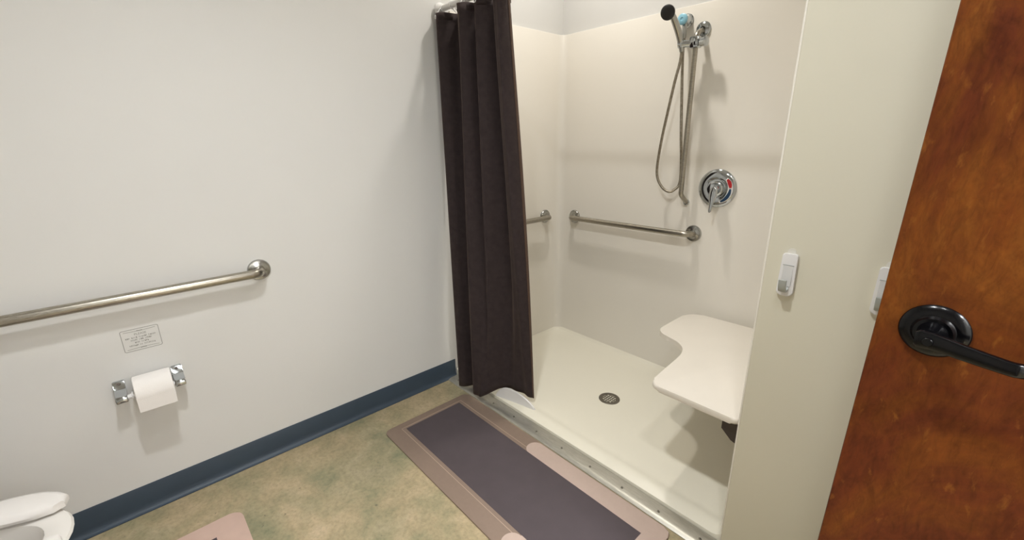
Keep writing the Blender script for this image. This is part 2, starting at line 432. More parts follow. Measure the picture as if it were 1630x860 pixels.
# corner splash guard
bm = bmesh.new(); N = 28; L = []
for i in range(N + 1):
    t = i / N
    x = 0.352 + (0.590 - 0.352) * t; y = 0.044 + 0.046 * t
    h = 0.066 * (1 - abs((t - 0.34) / (0.34 if t < 0.34 else 0.66)) ** 2.1) ** (0.75) + 0.0005
    zb = pan_z(x, y) - 0.001
    L.append((x, y, zb, zb + h))
prev = None
for x, y, zb, zt in L:
    w = 0.009
    ring = [bm.verts.new(c) for c in ((x, y - w * 0.5, zb), (x, y - w * 0.5, zt - 0.002 if zt - zb > 0.004 else zt), (x, y - w * 0.25, zt), (x, y + w * 0.25, zt), (x, y + w * 0.5, zt - 0.002 if zt - zb > 0.004 else zt), (x, y + w * 0.5, zb))]
    if prev:
        for k in range(6): bm.faces.new((prev[k], prev[(k + 1) % 6], ring[(k + 1) % 6], ring[k]))
    else: bm.faces.new(ring)
    prev = ring
bm.faces.new(prev[::-1])
g = finish(bm, 'splash_guard', 'white_plastic'); tag(g, 'low curved white splash guard at the shower threshold beside the curtain hem', 'splash guard')

# ================================================================== GRAB BARS
def grab_bar(name, label, a, b, nrm, rb=0.0165, so=0.055, rf=0.041):
    a, b, n = Vector(a), Vector(b), Vector(nrm)
    t = thing(name, label, 'grab bar', a, 'stainless grab bars')
    pts = fillet_path([a + n * 0.004, a + n * so, b + n * so, b + n * 0.004], 0.034, 8)
    finish(off(tube(bmesh.new(), pts, rb, 20), t), 'bar', 'steel', t)
    for p in (a, b):
        finish(off(lathe(bmesh.new(), [(0.0, 0.0), (rf, 0.0), (rf, 0.004), (rf - 0.003, 0.008), (rb + 0.008, 0.0095), (rb + 0.004, 0.012), (rb - 0.001, 0.012)], p, n, 36), t), 'flange', 'satin_chrome', t)
    return t
grab_bar('grab_bar', 'long stainless steel grab bar on the grey wall above the toilet paper', (0, -0.855, 0.826), (0, -1.92, 0.826), (1, 0, 0))
grab_bar('grab_bar', 'stainless grab bar on the back wall of the shower below the valve', (0.138, SD, 0.832), (0.907, SD, 0.838), (0, -1, 0), 0.0155)
grab_bar('grab_bar', 'stainless grab bar on the shower side wall half hidden by the curtain', (0.012, 0.760, 0.836), (0.012, 0.20, 0.836), (1, 0, 0), 0.0155)

# ================================================================== SHOWER VALVE
vx, vz = 0.998, 1.068
va = thing('shower_valve', 'round chrome shower valve with lever and red and blue temperature arc', 'shower valve', (vx, SD, vz))
AX = (0, -1, 0)
finish(lathe(bmesh.new(), [(0.0, 0.0), (0.089, 0.0), (0.089, 0.003), (0.085, 0.008), (0.070, 0.012), (0.052, 0.0145), (0.047, 0.012), (0.044, 0.012), (0.042, 0.015), (0.0, 0.016)], (0, 0, 0), AX, 56), 'escutcheon', 'chrome', va)
finish(lathe(bmesh.new(), [(0.036, 0.012), (0.035, 0.026), (0.028, 0.030), (0.026, 0.050), (0.024, 0.056), (0.0, 0.060)], (0, 0, 0), AX, 36), 'hub', 'chrome', va)
# lever: flattened drop shape hanging down from the hub
bm = bmesh.new(); secs = [(0.010, 0.008, 0.006), (0.004, 0.015, 0.008), (-0.012, 0.019, 0.008), (-0.03, 0.018, 0.007), (-0.05, 0.014, 0.006), (-0.068, 0.010, 0.005), (-0.085, 0.008, 0.0045), (-0.1, 0.007, 0.004), (-0.106, 0.003, 0.002)]
prev = None
for z, w, d in secs:
    c = Vector((0.010 - 0.10 * (-z) * 0.25, -0.060 - 0.14 * max(0, -z), z))
    ring = [bm.verts.new(c + Vector((w * math.cos(2 * PI * k / 16), d * math.sin(2 * PI * k / 16), 0))) for k in range(16)]
    if prev:
        for k in range(16): bm.faces.new((prev[k], prev[(k + 1) % 16], ring[(k + 1) % 16], ring[k]))
    else: bm.faces.new(ring)
    prev = ring
bm.faces.new(prev[::-1]); finish(bm, 'lever', 'chrome', va)
def arc(name, a0, a1, r0, r1, h, mat, parent):
    bm = bmesh.new(); n = 16; prev = None
    for i in range(n + 1):
        a = a0 + (a1 - a0) * i / n; wv = 0.45 + 0.55 * math.sin(PI * (i + 0.7) / (n + 1.4))
        rm, rw = (r0 + r1) / 2, (r1 - r0) / 2 * wv
        p = [bm.verts.new(((rm + s * rw) * math.cos(a), -h - dz2, (rm + s * rw) * math.sin(a))) for s, dz2 in ((-1, 0.0025), (1, 0.0), (1, -0.003), (-1, -0.003))]
        if prev:
            for k in range(4): bm.faces.new((prev[k], prev[(k + 1) % 4], p[(k + 1) % 4], p[k]))
        else: bm.faces.new(p)
        prev = p
    bm.faces.new(prev[::-1]); return finish(bm, name, mat, parent)
arc('temperature_arc', math.radians(-72), math.radians(48), 0.0535, 0.0755, 0.0128, 'white_plastic', va)
arc('hot_mark', math.radians(6), math.radians(44), 0.057, 0.073, 0.0140, 'red', va)['label'] = 'red temperature mark'
arc('cold_mark', math.radians(-66), math.radians(2), 0.057, 0.072, 0.0140, 'deep_blue', va)['label'] = 'dark blue temperature mark'

# ================================================================== HAND SHOWER SET
RX, RY = 0.851, SD - 0.062
rl = thing('shower_slide_bar', 'vertical steel slide bar on the shower back wall', 'slide bar', (RX, SD, 1.0))
pts = fillet_path([(RX, SD - 0.004, 1.765), (RX, RY, 1.742), (RX, RY, 1.032), (RX + 0.004, SD - 0.004, 0.990)], 0.032, 8)
finish(off(tube(bmesh.new(), pts, 0.0115, 18), rl), 'rail', 'steel', rl)
for z in (1.765, 0.990):
    r = 0.034 if z > 1.5 else 0.0145
    finish(off(lathe(bmesh.new(), [(0.0, 0.0), (r, 0.0), (r, 0.005), (r - 0.006, 0.011), (0.013, 0.013)], (RX + (0.004 if z < 1.5 else 0), SD, z), AX, 32), rl), 'end_flange', 'chrome', rl)
sl = finish(off(box(nbox((RX - 0.021, RY - 0.024, 1.682), (RX + 0.021, RY + 0.018, 1.730), 0.006), (RX - 0.001, RY - 0.03, 1.692), (RX + 0.024, RY - 0.012, 1.722), 0.005), rl), 'slider', 'chrome', rl)
finish(off(lathe(bmesh.new(), [(0.0, 0.0), (0.013, 0.0), (0.013, 0.010), (0.019, 0.013), (0.020, 0.036), (0.015, 0.040), (0.0, 0.041)], (RX + 0.018, RY - 0.006, 1.702), (1, -0.25, 0), 24), rl), 'clamp_knob', 'chrome', rl)
HX, HY, HZ = 0.800, RY - 0.030, 1.702
finish(off(tube(bmesh.new(), [(RX - 0.012, RY - 0.006, 1.703), (HX + 0.004, HY, 1.703), (HX - 0.014, HY - 0.006, 1.702)], [0.0155, 0.0155, 0.015], 18), rl), 'holder_arm', 'chrome', rl)
finish(off(tube(bmesh.new(), [(HX, HY, 1.690), (HX - 0.003, HY - 0.006, 1.716)], [0.0135, 0.0155], 18), rl), 'holder_cup', 'chrome', rl)
# wall supply elbow with a blue cap
el = thing('supply_elbow', 'chrome wall supply elbow with a light blue round cap behind the hand shower', 'pipe fitting', (0.770, SD, 1.815))
finish(off(lathe(bmesh.new(), [(0.0, 0.0), (0.030, 0.0), (0.030, 0.004), (0.024, 0.010), (0.021, 0.030), (0.022, 0.045), (0.019, 0.050), (0.0, 0.050)], (0.770, SD, 1.815), AX, 30), el), 'elbow_body', 'chrome', el)
finish(off(lathe(bmesh.new(), [(0.0235, 0.044), (0.0235, 0.052), (0.019, 0.055), (0.008, 0.0555), (0.006, 0.053), (0.0, 0.053)], (0.770, SD, 1.815), AX, 28), el), 'cap', 'blue', el)
finish(off(tube(bmesh.new(), [(0.772, SD - 0.028, 1.806), (0.776, SD - 0.034, 1.77), (0.779, SD - 0.036, 1.742), (0.780, SD - 0.036, 1.735)], [0.011, 0.0105, 0.009, 0.007], 16), el), 'outlet', 'satin_chrome', el)
# hand shower
hs = thing('hand_shower', 'chrome hand shower with a round black spray face in its holder', 'hand shower', (HX, HY, HZ))
top = Vector((0.780, 0.706, 1.818))
hp = catmull([(HX + 0.001, HY + 0.004, 1.672), (HX - 0.001, HY - 0.002, 1.70), (HX - 0.007, HY - 0.024, 1.748), (HX - 0.014, HY - 0.055, 1.792), (top.x + 0.001, top.y + 0.018, 1.822)], 5)
nr = len(hp); finish(off(tube(bmesh.new(), hp, [0.0095 + 0.0055 * math.sin(PI * min(1, i / nr * 0.9)) for i in range(nr)], 18), hs), 'handle', 'satin_chrome', hs)
fa = Vector((0.20, -0.86, -0.30)).normalized()
finish(off(lathe(bmesh.new(), [(0.0, -0.026), (0.012, -0.024), (0.022, -0.016), (0.029, -0.004), (0.031, 0.004), (0.0305, 0.008)], top, fa, 32), hs), 'head_shell', 'satin_chrome', hs)
finish(off(lathe(bmesh.new(), [(0.0305, 0.004), (0.0305, 0.009), (0.027, 0.0125), (0.015, 0.0145), (0.0, 0.0150)], top, fa, 32), hs), 'spray_face', 'black_rubber', hs)
# hose
hpts = catmull([(0.780, SD - 0.036, 1.740), (0.783, SD - 0.040, 1.66), (0.797, SD - 0.043, 1.50), (0.814, SD - 0.046, 1.32), (0.826, SD - 0.040, 1.18), (0.826, SD - 0.036, 1.085), (0.806, SD - 0.050, 1.050), (0.785, SD - 0.058, 1.041), (0.752, SD - 0.062, 1.058), (0.722, SD - 0.066, 1.105), (0.717, SD - 0.070, 1.17), (0.734, SD - 0.078, 1.30), (0.757, SD - 0.085, 1.42), (0.783, SD - 0.092, 1.55), (HX - 0.002, HY + 0.004, 1.63), (HX + 0.001, HY + 0.004, 1.676)], 10)
ho = finish(tube(bmesh.new(), hpts, 0.0065, 12), 'shower_hose', 'hose'); tag(ho, 'flexible steel shower hose hanging in a loop beside the slide bar', 'hose')

# ================================================================== SHOWER SEAT
SZ = 0.450
ss = thing('shower_bench', 'off-white L-shaped folding shower seat with rounded corners', 'shower seat', (1.505, 0.45, SZ))
c1 = catmull([(0.963, 0.575, 0), (0.968, 0.535, 0), (0.995, 0.500, 0), (1.04, 0.482, 0), (1.092, 0.462, 0), (1.132, 0.425, 0), (1.152, 0.375, 0), (1.160, 0.32, 0)], 5)
poly = [(p.x, p.y) for p in c1]
poly += roundpoly([(1.160, 0.32, 0), (1.178, 0.082, 0.045), (1.496, 0.082, 0.03), (1.496, 0.85, 0.02), (0.964, 0.832, 0.075), (0.963, 0.575, 0)], 8)[1:-1]
poly = [p for i, p in enumerate(poly) if i == 0 or math.hypot(p[0] - poly[i - 1][0], p[1] - poly[i - 1][1]) > 1e-4]
finish(off(prism(bmesh.new(), poly, SZ - 0.022, SZ, 0.008, 3), ss), 'seat_top', 'seat', ss)
finish(off(nbox((1.492, 0.10, SZ - 0.10), (1.505, 0.80, SZ - 0.024), 0.003), ss), 'wall_plate', 'dark_steel', ss)
for y in (0.118, 0.74):
    finish(off(prism(bmesh.new(), [(1.492, SZ - 0.0225), (1.437, SZ - 0.0225), (1.437, SZ - 0.062), (1.470, SZ - 0.092), (1.492, SZ - 0.10)], y - 0.018, y + 0.018, 0.002, 2, 'XZ'), ss), 'bracket', 'dark_steel', ss)
finish(off(tube(bmesh.new(), [(1.475, 0.17, SZ - 0.036), (1.475, 0.72, SZ - 0.036)], 0.011, 14), ss), 'hinge_tube', 'dark_steel', ss)

# ================================================================== CURTAIN + ROD
RZ, RODY = 1.872, 0.052
rod = thing('curtain_rod', 'white curtain rod across the top of the shower opening', 'curtain rod', (0, RODY, RZ))
finish(off(tube(bmesh.new(), [(0.004, RODY, RZ), (SW - 0.012, RODY, RZ)], 0.0125, 18), rod), 'rod', 'white_plastic', rod)
finish(off(lathe(bmesh.new(), [(0.0, 0), (0.028, 0), (0.028, 0.006), (0.018, 0.016), (0.0135, 0.02)], (0.0125, RODY, RZ), (1, 0, 0), 28), rod), 'end_flange', 'white_plastic', rod)
finish(off(lathe(bmesh.new(), [(0.0, 0), (0.028, 0), (0.028, 0.006), (0.018, 0.016), (0.0135, 0.02)], (SW - 0.0005, RODY, RZ), (-1, 0, 0), 28), rod), 'end_flange', 'white_plastic', rod)

cu_t = thing('shower_curtain', 'dark brown-black shower curtain gathered at the left of the opening', 'shower curtain', (0.3, RODY, 0.02))
topP = [(0.008, 0.058), (0.050, 0.006), (0.086, 0.026), (0.104, 0.088), (0.150, 0.074), (0.214, 0.004), (0.240, -0.010), (0.272, 0.018), (0.288, 0.078), (0.316, 0.064), (0.342, 0.000), (0.366, 0.006), (0.386, 0.070), (0.412, 0.070), (0.440, 0.006), (0.466, 0.004), (0.474, 0.040), (0.452, 0.088)]
botP = [(0.122, -0.020), (0.136, -0.034), (0.165, -0.020), (0.186, 0.026), (0.206, 0.024), (0.238, -0.016), (0.268, -0.040), (0.300, -0.046), (0.330, -0.042), (0.350, -0.026), (0.362, 0.006), (0.376, 0.048), (0.402, 0.076), (0.440, 0.086), (0.480, 0.100), (0.515, 0.108), (0.540, 0.116), (0.546, 0.130)]
botZ = [0.020, 0.020, 0.020, 0.022, 0.026, 0.034, 0.040, 0.042, 0.046, 0.056, 0.066, 0.074, 0.080, 0.080, 0.078, 0.072, 0.066, 0.062]
T = catmull([(a, b, 1.842) for a, b in topP], 6); Bt = catmull([(a, b, z) for (a, b), z in zip(botP, botZ)], 6)
NV = 60; bm = bmesh.new(); rows = []
for j in range(NV + 1):
    s = j / NV; row = []
    for i, (a, b) in enumerate(zip(T, Bt)):
        u = i / (len(T) - 1)
        e = s ** (2.3 - 1.15 * min(1, u * 3.5))
        p = a.lerp(b, e); p.z = a.z + (b.z - a.z) * s
        # the folds keep some depth down to the hem
        k = min(1, u * 6) * 0.012 * math.sin(PI * s) * math.sin(u * 2 * PI * 4.2 + 0.6)
        p.y += k
        p.y += min(1, u * 6) * 0.006 * (1 - 0.45 * s) * math.sin(u * 2 * PI * 9.5 + 1.1)
        # gentle belly of the big right-hand panel
        p.x += 0.012 * math.sin(PI * s) * u
        row.append(bm.verts.new(p))
    rows.append(row)
for a, b in zip(rows, rows[1:]):
    for i in range(len(a) - 1): bm.faces.new((a[i], a[i + 1], b[i + 1], b[i]))
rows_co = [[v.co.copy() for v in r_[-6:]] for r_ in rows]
cl = finish(off(bm, cu_t), 'curtain_fabric', 'curtain', cu_t)
so = cl.modifiers.new('thickness', 'SOLIDIFY'); so.thickness = 0.0016; so.offset = 0
# hem band along the top
bm = bmesh.new(); rws = []
for z in (1.8435, 1.815):
    rws.append([bm.verts.new((p.x, p.y, z)) for p in T])
for i in range(len(T) - 1): bm.faces.new((rws[0][i], rws[0][i + 1], rws[1][i + 1], rws[1][i]))
hm = finish(off(bm, cu_t), 'top_hem', 'curtain', cu_t); so = hm.modifiers.new('thickness', 'SOLIDIFY'); so.thickness = 0.0034; so.offset = 0
# side hem on the free right-hand edge, light on it painted as lighter brown
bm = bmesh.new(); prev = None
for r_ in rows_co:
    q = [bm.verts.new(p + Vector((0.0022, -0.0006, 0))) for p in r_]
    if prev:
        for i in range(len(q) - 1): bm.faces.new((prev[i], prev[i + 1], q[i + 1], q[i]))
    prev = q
sh = finish(off(bm, cu_t), 'lit_side_hem', 'lit_hem', cu_t); sh['label'] = 'side hem with its lit brown tone painted in'
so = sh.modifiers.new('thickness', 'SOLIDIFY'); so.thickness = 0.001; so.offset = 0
# hooks: one loop over the rod and an eye through the hem
for tx in (0.045, 0.110, 0.215, 0.290, 0.350, 0.408, 0.462):
    p = min(T, key=lambda q: abs(q.x - tx))
    bm = bmesh.new()
    tube(bm, [(tx, RODY + 0.0165 * math.cos(a), RZ + 0.0165 * math.sin(a)) for a in [2 * PI * k / 20 for k in range(20)]], 0.0018, 8, closed=True)
    yb = p.y - 0.006
    tube(bm, catmull([(tx, RODY - 0.0165, RZ), (tx, (RODY - 0.0165 + yb) / 2, RZ - 0.02), (tx + 0.002, yb, RZ - 0.036)], 5), 0.0017, 8)
    tube(bm, [(tx + 0.002 + 0.006 * math.cos(a), yb - 0.001, RZ - 0.043 + 0.007 * math.sin(a)) for a in [2 * PI * k / 16 for k in range(16)]], 0.0017, 8, closed=True)
    finish(off(bm, cu_t), 'curtain_hook', 'white_plastic', cu_t)

# ================================================================== TOILET PAPER
tph = thing('toilet_paper_holder', 'pair of small chrome posts holding the toilet paper roller', 'paper holder', (0, -1.255, 0.50))
for y in (-1.335, -1.176):
    s = 1 if y > -1.25 else -1
    finish(off(prism(bmesh.new(), roundpoly([(0.0, 0.466, 0.002), (0.0, 0.532, 0.002), (0.010, 0.532, 0.004), (0.026, 0.508, 0.01), (0.072, 0.500, 0.010), (0.076, 0.478, 0.010), (0.030, 0.466, 0.01)], 4), y - 0.0155, y + 0.0155, 0.003, 2, 'XZ'), tph), 'post', 'chrome', tph)
    finish(off(lathe(bmesh.new(), [(0.0, 0.0), (0.0055, 0.0), (0.005, 0.0015), (0.0, 0.002)], (0.0148, y, 0.5245), (0.86, 0, 0.5), 14), tph), 'mounting_screw', 'dark_steel', tph)
finish(off(tube(bmesh.new(), [(0.060, -1.3205, 0.490), (0.060, -1.309, 0.490), (0.060, -1.308, 0.490), (0.060, -1.203, 0.490), (0.060, -1.202, 0.490), (0.060, -1.1905, 0.490)], [0.008, 0.008, 0.014, 0.014, 0.008, 0.008], 16), tph), 'roller', 'white_plastic', tph)
rp = thing('toilet_paper_roll', 'full white toilet paper roll on the chrome wall holder', 'toilet paper', (0.064, -1.2475, 0.497))
finish(lathe(bmesh.new(), [(0.0195, -0.0515), (0.053, -0.0515), (0.0555, -0.0495), (0.0560, -0.04), (0.0560, 0.04), (0.0555, 0.0495), (0.053, 0.0515), (0.0195, 0.0515)], (0, 0, 0), (0, 1, 0), 48), 'paper', 'paper', rp)
finish(lathe(bmesh.new(), [(0.0195, -0.0515), (0.0185, -0.0515), (0.0185, 0.0515), (0.0195, 0.0515)], (0, 0, 0), (0, 1, 0), 28), 'core', 'core', rp)
finish(nbox((0.0545, -0.051, -0.050), (0.0557, 0.051, 0.004), 0.0004, 1), 'loose_sheet', 'paper', rp)

# ================================================================== WALL STICKER
sg = thing('wall_notice', 'small rectangular notice with grey print stuck above the toilet paper', 'notice', (0, -1.246, 0.661))
SWD, SHT = 0.0505, 0.0385
finish(prism(bmesh.new(), roundpoly([(-SWD - 0.002, -SHT - 0.002, 0.006), (SWD + 0.002, -SHT - 0.002, 0.006), (SWD + 0.002, SHT + 0.002, 0.006), (-SWD - 0.002, SHT + 0.002, 0.006)]), 0.0, 0.0004, 0, 2, 'YZ'), 'film', 'film', sg, False)
def strip(pts, w, z=0.0007):
    bm = bmesh.new(); prev = None
    for i, p in enumerate(pts):
        p = Vector(p); d = (Vector(pts[min(i + 1, len(pts) - 1)]) - Vector(pts[max(i - 1, 0)])).normalized(); n = Vector((-d.y, d.x)) * w / 2
        q = [bm.verts.new((z, *(p + n))), bm.verts.new((z, *(p - n)))]
        if prev: bm.faces.new((prev[0], prev[1], q[1], q[0]))
        prev = q
    return bm
fr = roundpoly([(-SWD, -SHT, 0.005), (SWD, -SHT, 0.005), (SWD, SHT, 0.005), (-SWD, SHT, 0.005)]); fr = fr + [fr[0]]
finish(strip(fr, 0.0016), 'border', 'ink', sg, False)
for s in (1, -1):
    finish(strip([(-0.043 + 0.086 * i / 16, s * (SHT - 0.0065 - 0.002 * math.sin(PI * i / 16))) for i in range(17)], 0.0013), 'rule', 'ink', sg, False)
    finish(strip([(-0.008 + 0.016 * i / 8, s * (SHT - 0.0072 - 0.001 * math.sin(PI * i / 8))) for i in range(9)], 0.0026, 0.0009), 'ornament', 'ink', sg, False)
def lettering(txt, y, z, size):
    cdat = bpy.data.curves.new('lettering', 'FONT'); cdat.body = txt; cdat.size = size; cdat.align_x = 'CENTER'; cdat.align_y = 'CENTER'; cdat.resolution_u = 2
    tmp = bpy.data.objects.new('lettering_tmp', cdat); COL.objects.link(tmp)
    me = bpy.data.meshes.new_from_object(tmp.evaluated_get(bpy.context.evaluated_depsgraph_get()))
    bpy.data.objects.remove(tmp); bpy.data.curves.remove(cdat)
    me.transform(Matrix(((0, 0, 1, 0.0008), (1, 0, 0, y), (0, 1, 0, z), (0, 0, 0, 1))))
    return link('lettering', me, 'ink', sg, False)
lettering('PLEASE', 0.0, 0.0195, 0.0105)
# the remaining lines are not legible in the photograph: rows of word-sized marks
for z, words in ((0.0085, (0.012, 0.016, 0.022, 0.020)), (-0.0005, (0.018, 0.012, 0.018)), (-0.0095, (0.014, 0.020)), (-0.0195, (0.024, 0.008, 0.030))):
    tot = sum(words) + 0.004 * (len(words) - 1); y = -tot / 2
    for w in words:
        bm = bmesh.new(); n = max(2, int(w / 0.0034))
        for k in range(n):
            ya = y + w * k / n; hh = random.choice((0.0044, 0.0052, 0.006))
            box(bm, (0.0006, ya, z - 0.0025), (0.0008, ya + 0.0011, z - 0.0025 + hh)); box(bm, (0.0006, ya, z + random.choice((-0.0025, 0.0, 0.0016))), (0.0008, ya + 0.0026, z + 0.0028 * random.random() - 0.0012 + 0.0012))
        finish(bm, 'lettering', 'ink', sg, False); y += w + 0.004

# ================================================================== TOILET
tc = Vector((0.498, -1.725))
to = thing('toilet', 'white porcelain toilet with an open-front seat beside the grey wall', 'toilet', (tc.x, tc.y, 0))
def egg(w, lf, lb, z, cy=0.0, n=48, ex=2.15):
    out = []
    for k in range(n):
        a = 2 * PI * k / n; s, c = math.sin(a), math.cos(a)
        x = w * math.copysign(abs(s) ** (2 / ex), s); l = lf if c > 0 else lb
        out.append(Vector((x, cy + l * math.copysign(abs(c) ** (2 / ex), c), z)))
    return out
def loft(bm, loops, cap0=True, cap1=True):
    R = [[bm.verts.new(p) for p in lp] for lp in loops]
    for a, b in zip(R, R[1:]):
        for k in range(len(a)): bm.faces.new((a[k], a[(k + 1) % len(a)], b[(k + 1) % len(a)], b[k]))
    if cap0: bm.faces.new(R[0][::-1])
    if cap1: bm.faces.new(R[-1])
    return bm
RIM = 0.402
loops = [egg(0.115, 0.10, 0.26, 0.0, -0.08), egg(0.115, 0.10, 0.26, 0.03, -0.08), egg(0.10, 0.09, 0.25, 0.08, -0.08), egg(0.10, 0.10, 0.24, 0.16, -0.07), egg(0.13, 0.16, 0.25, 0.25, -0.04),
         egg(0.165, 0.225, 0.26, 0.33), egg(0.180, 0.255, 0.27, 0.375), egg(0.185, 0.268, 0.275, 0.395), egg(0.185, 0.268, 0.275, RIM - 0.008), egg(0.181, 0.264, 0.271, RIM - 0.002), egg(0.172, 0.255, 0.262, RIM),
         egg(0.125, 0.224, 0.20, RIM), egg(0.117, 0.216, 0.192, RIM - 0.004), egg(0.114, 0.213, 0.19, RIM - 0.016), egg(0.118, 0.205, 0.19, RIM - 0.06), egg(0.10, 0.15, 0.16, RIM - 0.14), egg(0.06, 0.07, 0.10, RIM - 0.22)]
finish(loft(bmesh.new(), loops), 'bowl', 'porcelain', to)
# open-front seat ring: outer / inner outlines cut by a gap at the front
def seat_ring():
    bm = bmesh.new(); n = 44; g0 = 0.42; z0, z1 = RIM + 0.008, RIM + 0.034; secs = []
    for k in range(n + 1):
        a = g0 + (2 * PI - 2 * g0) * k / n
        def P(w, lf, lb):
            s, c = math.sin(a), math.cos(a); l = lf if c > 0 else lb
            return Vector((w * math.copysign(abs(s) ** (2 / 2.15), s), l * math.copysign(abs(c) ** (2 / 2.15), c), 0))
        o, i = P(0.194, 0.312, 0.235), P(0.100, 0.215, 0.15)
        e = min(k, n - k) / 4.0; sh = 1.0 if e >= 1 else math.sqrt(max(0.0, 1 - (1 - e) ** 2)) * 0.75 + 0.25
        m = (o + i) / 2; o, i = m + (o - m) * sh, m + (i - m) * sh
        hh = z1 - (0 if e >= 1 else 0.006 * (1 - e))
        d = (o - i)
        secs.append([o + Vector((0, 0, z0)), o + Vector((0, 0, z0 + (hh - z0) * 0.55)), o - d * 0.06 + Vector((0, 0, z0 + (hh - z0) * 0.85)), o - d * 0.18 + Vector((0, 0, hh)), o - d * 0.5 + Vector((0, 0, hh)), i + d * 0.18 + Vector((0, 0, hh - 0.001)), i + d * 0.06 + Vector((0, 0, z0 + (hh - z0) * 0.75)), i + Vector((0, 0, z0 + (hh - z0) * 0.4)), i + d * 0.04 + Vector((0, 0, z0))])
    return loft(bm, secs)
finish(seat_ring(), 'seat', 'toilet_seat', to)
for s in (-1, 1):
    finish(nbox((s * 0.075 - 0.02, -0.262, RIM), (s * 0.075 + 0.02, -0.215, RIM + 0.03), 0.006), 'hinge', 'toilet_seat', to)
    for q in (0.22, -0.05):
        finish(nbox((s * (0.145 if q < 0 else 0.085) - 0.008, q - 0.012, RIM - 0.001), (s * (0.145 if q < 0 else 0.085) + 0.008, q + 0.012, RIM + 0.009), 0.002), 'bumper', 'white_plastic', to)
finish(nbox((-0.19, -0.50, 0.30), (0.19, -0.25, RIM - 0.002), 0.03, 4), 'deck', 'porcelain', to)
finish(nbox((-0.225, -0.555, RIM - 0.004), (0.225, -0.355, 0.735), 0.025, 4), 'tank', 'porcelain', to)
finish(nbox((-0.235, -0.565, 0.735), (0.235, -0.345, 0.770), 0.012, 3), 'tank_lid', 'porcelain', to)
finish(tube(nbox((-0.19, -0.357, 0.675), (-0.155, -0.345, 0.700), 0.004), [(-0.172, -0.345, 0.687), (-0.172, -0.335, 0.687), (-0.12, -0.333, 0.682), (-0.095, -0.333, 0.678)], 0.006, 12), 'flush_lever', 'chrome', to)

# ================================================================== FLOOR MATS
def flat(poly, z, parent, name, mat, th=0.0009):
    return finish(off(prism(bmesh.new(), poly, z - th, z), parent), name, mat, parent, False)
mx0, mx1, my0, my1 = 0.200, 1.380, -0.512, -0.038
m1 = thing('floor_mat', 'long taupe and charcoal floor mat along the shower threshold', 'mat', ((mx0 + mx1) / 2, (my0 + my1) / 2, 0), 'bathroom floor mats')
finish(off(prism(bmesh.new(), roundpoly([(mx0, my0, 0.03), (mx1, my0, 0.03), (mx1, my1, 0.03), (mx0, my1, 0.03)], 7), 0.0003, 0.0062, 0.0018, 2), m1), 'mat_base', 'mat_taupe', m1)
bx, by = 0.077, 0.088
flat([(mx0 + 0.050, my0 + by, ), (mx1 - 0.072, my0 + by), (mx1 - 0.072, my1 - by + 0.006), (mx0 + 0.050, my1 - by + 0.006)], 0.0074, m1, 'dark_panel', 'mat_dark')['label'] = 'charcoal centre panel'
def frame_line(inset_x, iy0, iy1, xe, w):
    bm = bmesh.new()
    xa = mx0 + inset_x; ya = my0 + iy0; yb = my1 - iy1
    for lo, hi in (((xa, ya, 0.0062), (xe, ya + w, 0.0068)), ((xa, yb - w, 0.0062), (xe - 0.06, yb, 0.0068)), ((xa, ya, 0.0062), (xa + w, yb, 0.0068))): box(bm, lo, hi)
    return finish(off(bm, m1), 'border_line', 'mat_line', m1, False)
frame_line(0.036, 0.070, 0.062, 1.03, 0.0028)
# pale C-shaped band around the right-hand end with rounded tips
def tipcurve(x, yc, r, side):
    return [(x + r - r * math.cos(a), yc + side * r * math.sin(a)) for a in [PI / 2 * k / 8 for k in range(9)]]
fy0, fy1 = my1 - by + 0.004, my1 - 0.0015; ny0, ny1 = my0 + 0.0015, my0 + by
r = 0.040
far_tip = [(0.722 + r - r * math.cos(a), (fy0 + fy1) / 2 + r * math.sin(a)) for a in [-PI / 2 + PI * k / 14 for k in range(15)]]
near_tip = [(0.995 + r - r * math.cos(a), (ny0 + ny1) / 2 + r * math.sin(a)) for a in [-PI / 2 + PI * k / 14 for k in range(15)]]
flat(far_tip + [(mx1 - 0.032, fy1), (mx1 - 0.010, fy1 - 0.008), (mx1 - 0.0015, fy1 - 0.03), (mx1 - 0.0015, fy0), (0.722 + r, fy0)], 0.0071, m1, 'pale_band', 'mat_pink')['label'] = 'pale pinkish border band'
flat([(mx1 - 0.074, fy0), (mx1 - 0.0015, fy0), (mx1 - 0.0015, ny1), (mx1 - 0.074, ny1)][::-1], 0.0071, m1, 'pale_band', 'mat_pink')
flat(near_tip[::-1] + [(0.995 + r, ny0), (mx1 - 0.032, ny0), (mx1 - 0.010, ny0 + 0.008), (mx1 - 0.0015, ny0 + 0.03), (mx1 - 0.0015, ny1), (0.995 + r, ny1)], 0.0071, m1, 'pale_band', 'mat_pink')
ax0, ax1, ay0, ay1 = 0.242, 1.02, -1.575, -1.105
m2 = thing('floor_mat', 'rose beige floor mat with rounded corner in front of the toilet', 'mat', ((ax0 + ax1) / 2, (ay0 + ay1) / 2, 0), 'bathroom floor mats')
finish(off(prism(bmesh.new(), roundpoly([(ax0, ay0, 0.04), (ax1, ay0, 0.04), (ax1, ay1, 0.04), (ax0, ay1, 0.04)], 7), 0.0003, 0.0065, 0.0018, 2), m2), 'mat_base', 'mat_rose', m2)
flat([(ax0 + 0.084, ay0 + 0.09), (ax1 - 0.09, ay0 + 0.09), (ax1 - 0.09, ay1 - 0.090), (ax0 + 0.084, ay1 - 0.090)], 0.0076, m2, 'dark_panel', 'mat_dark', 0.0009)['label'] = 'charcoal centre panel'

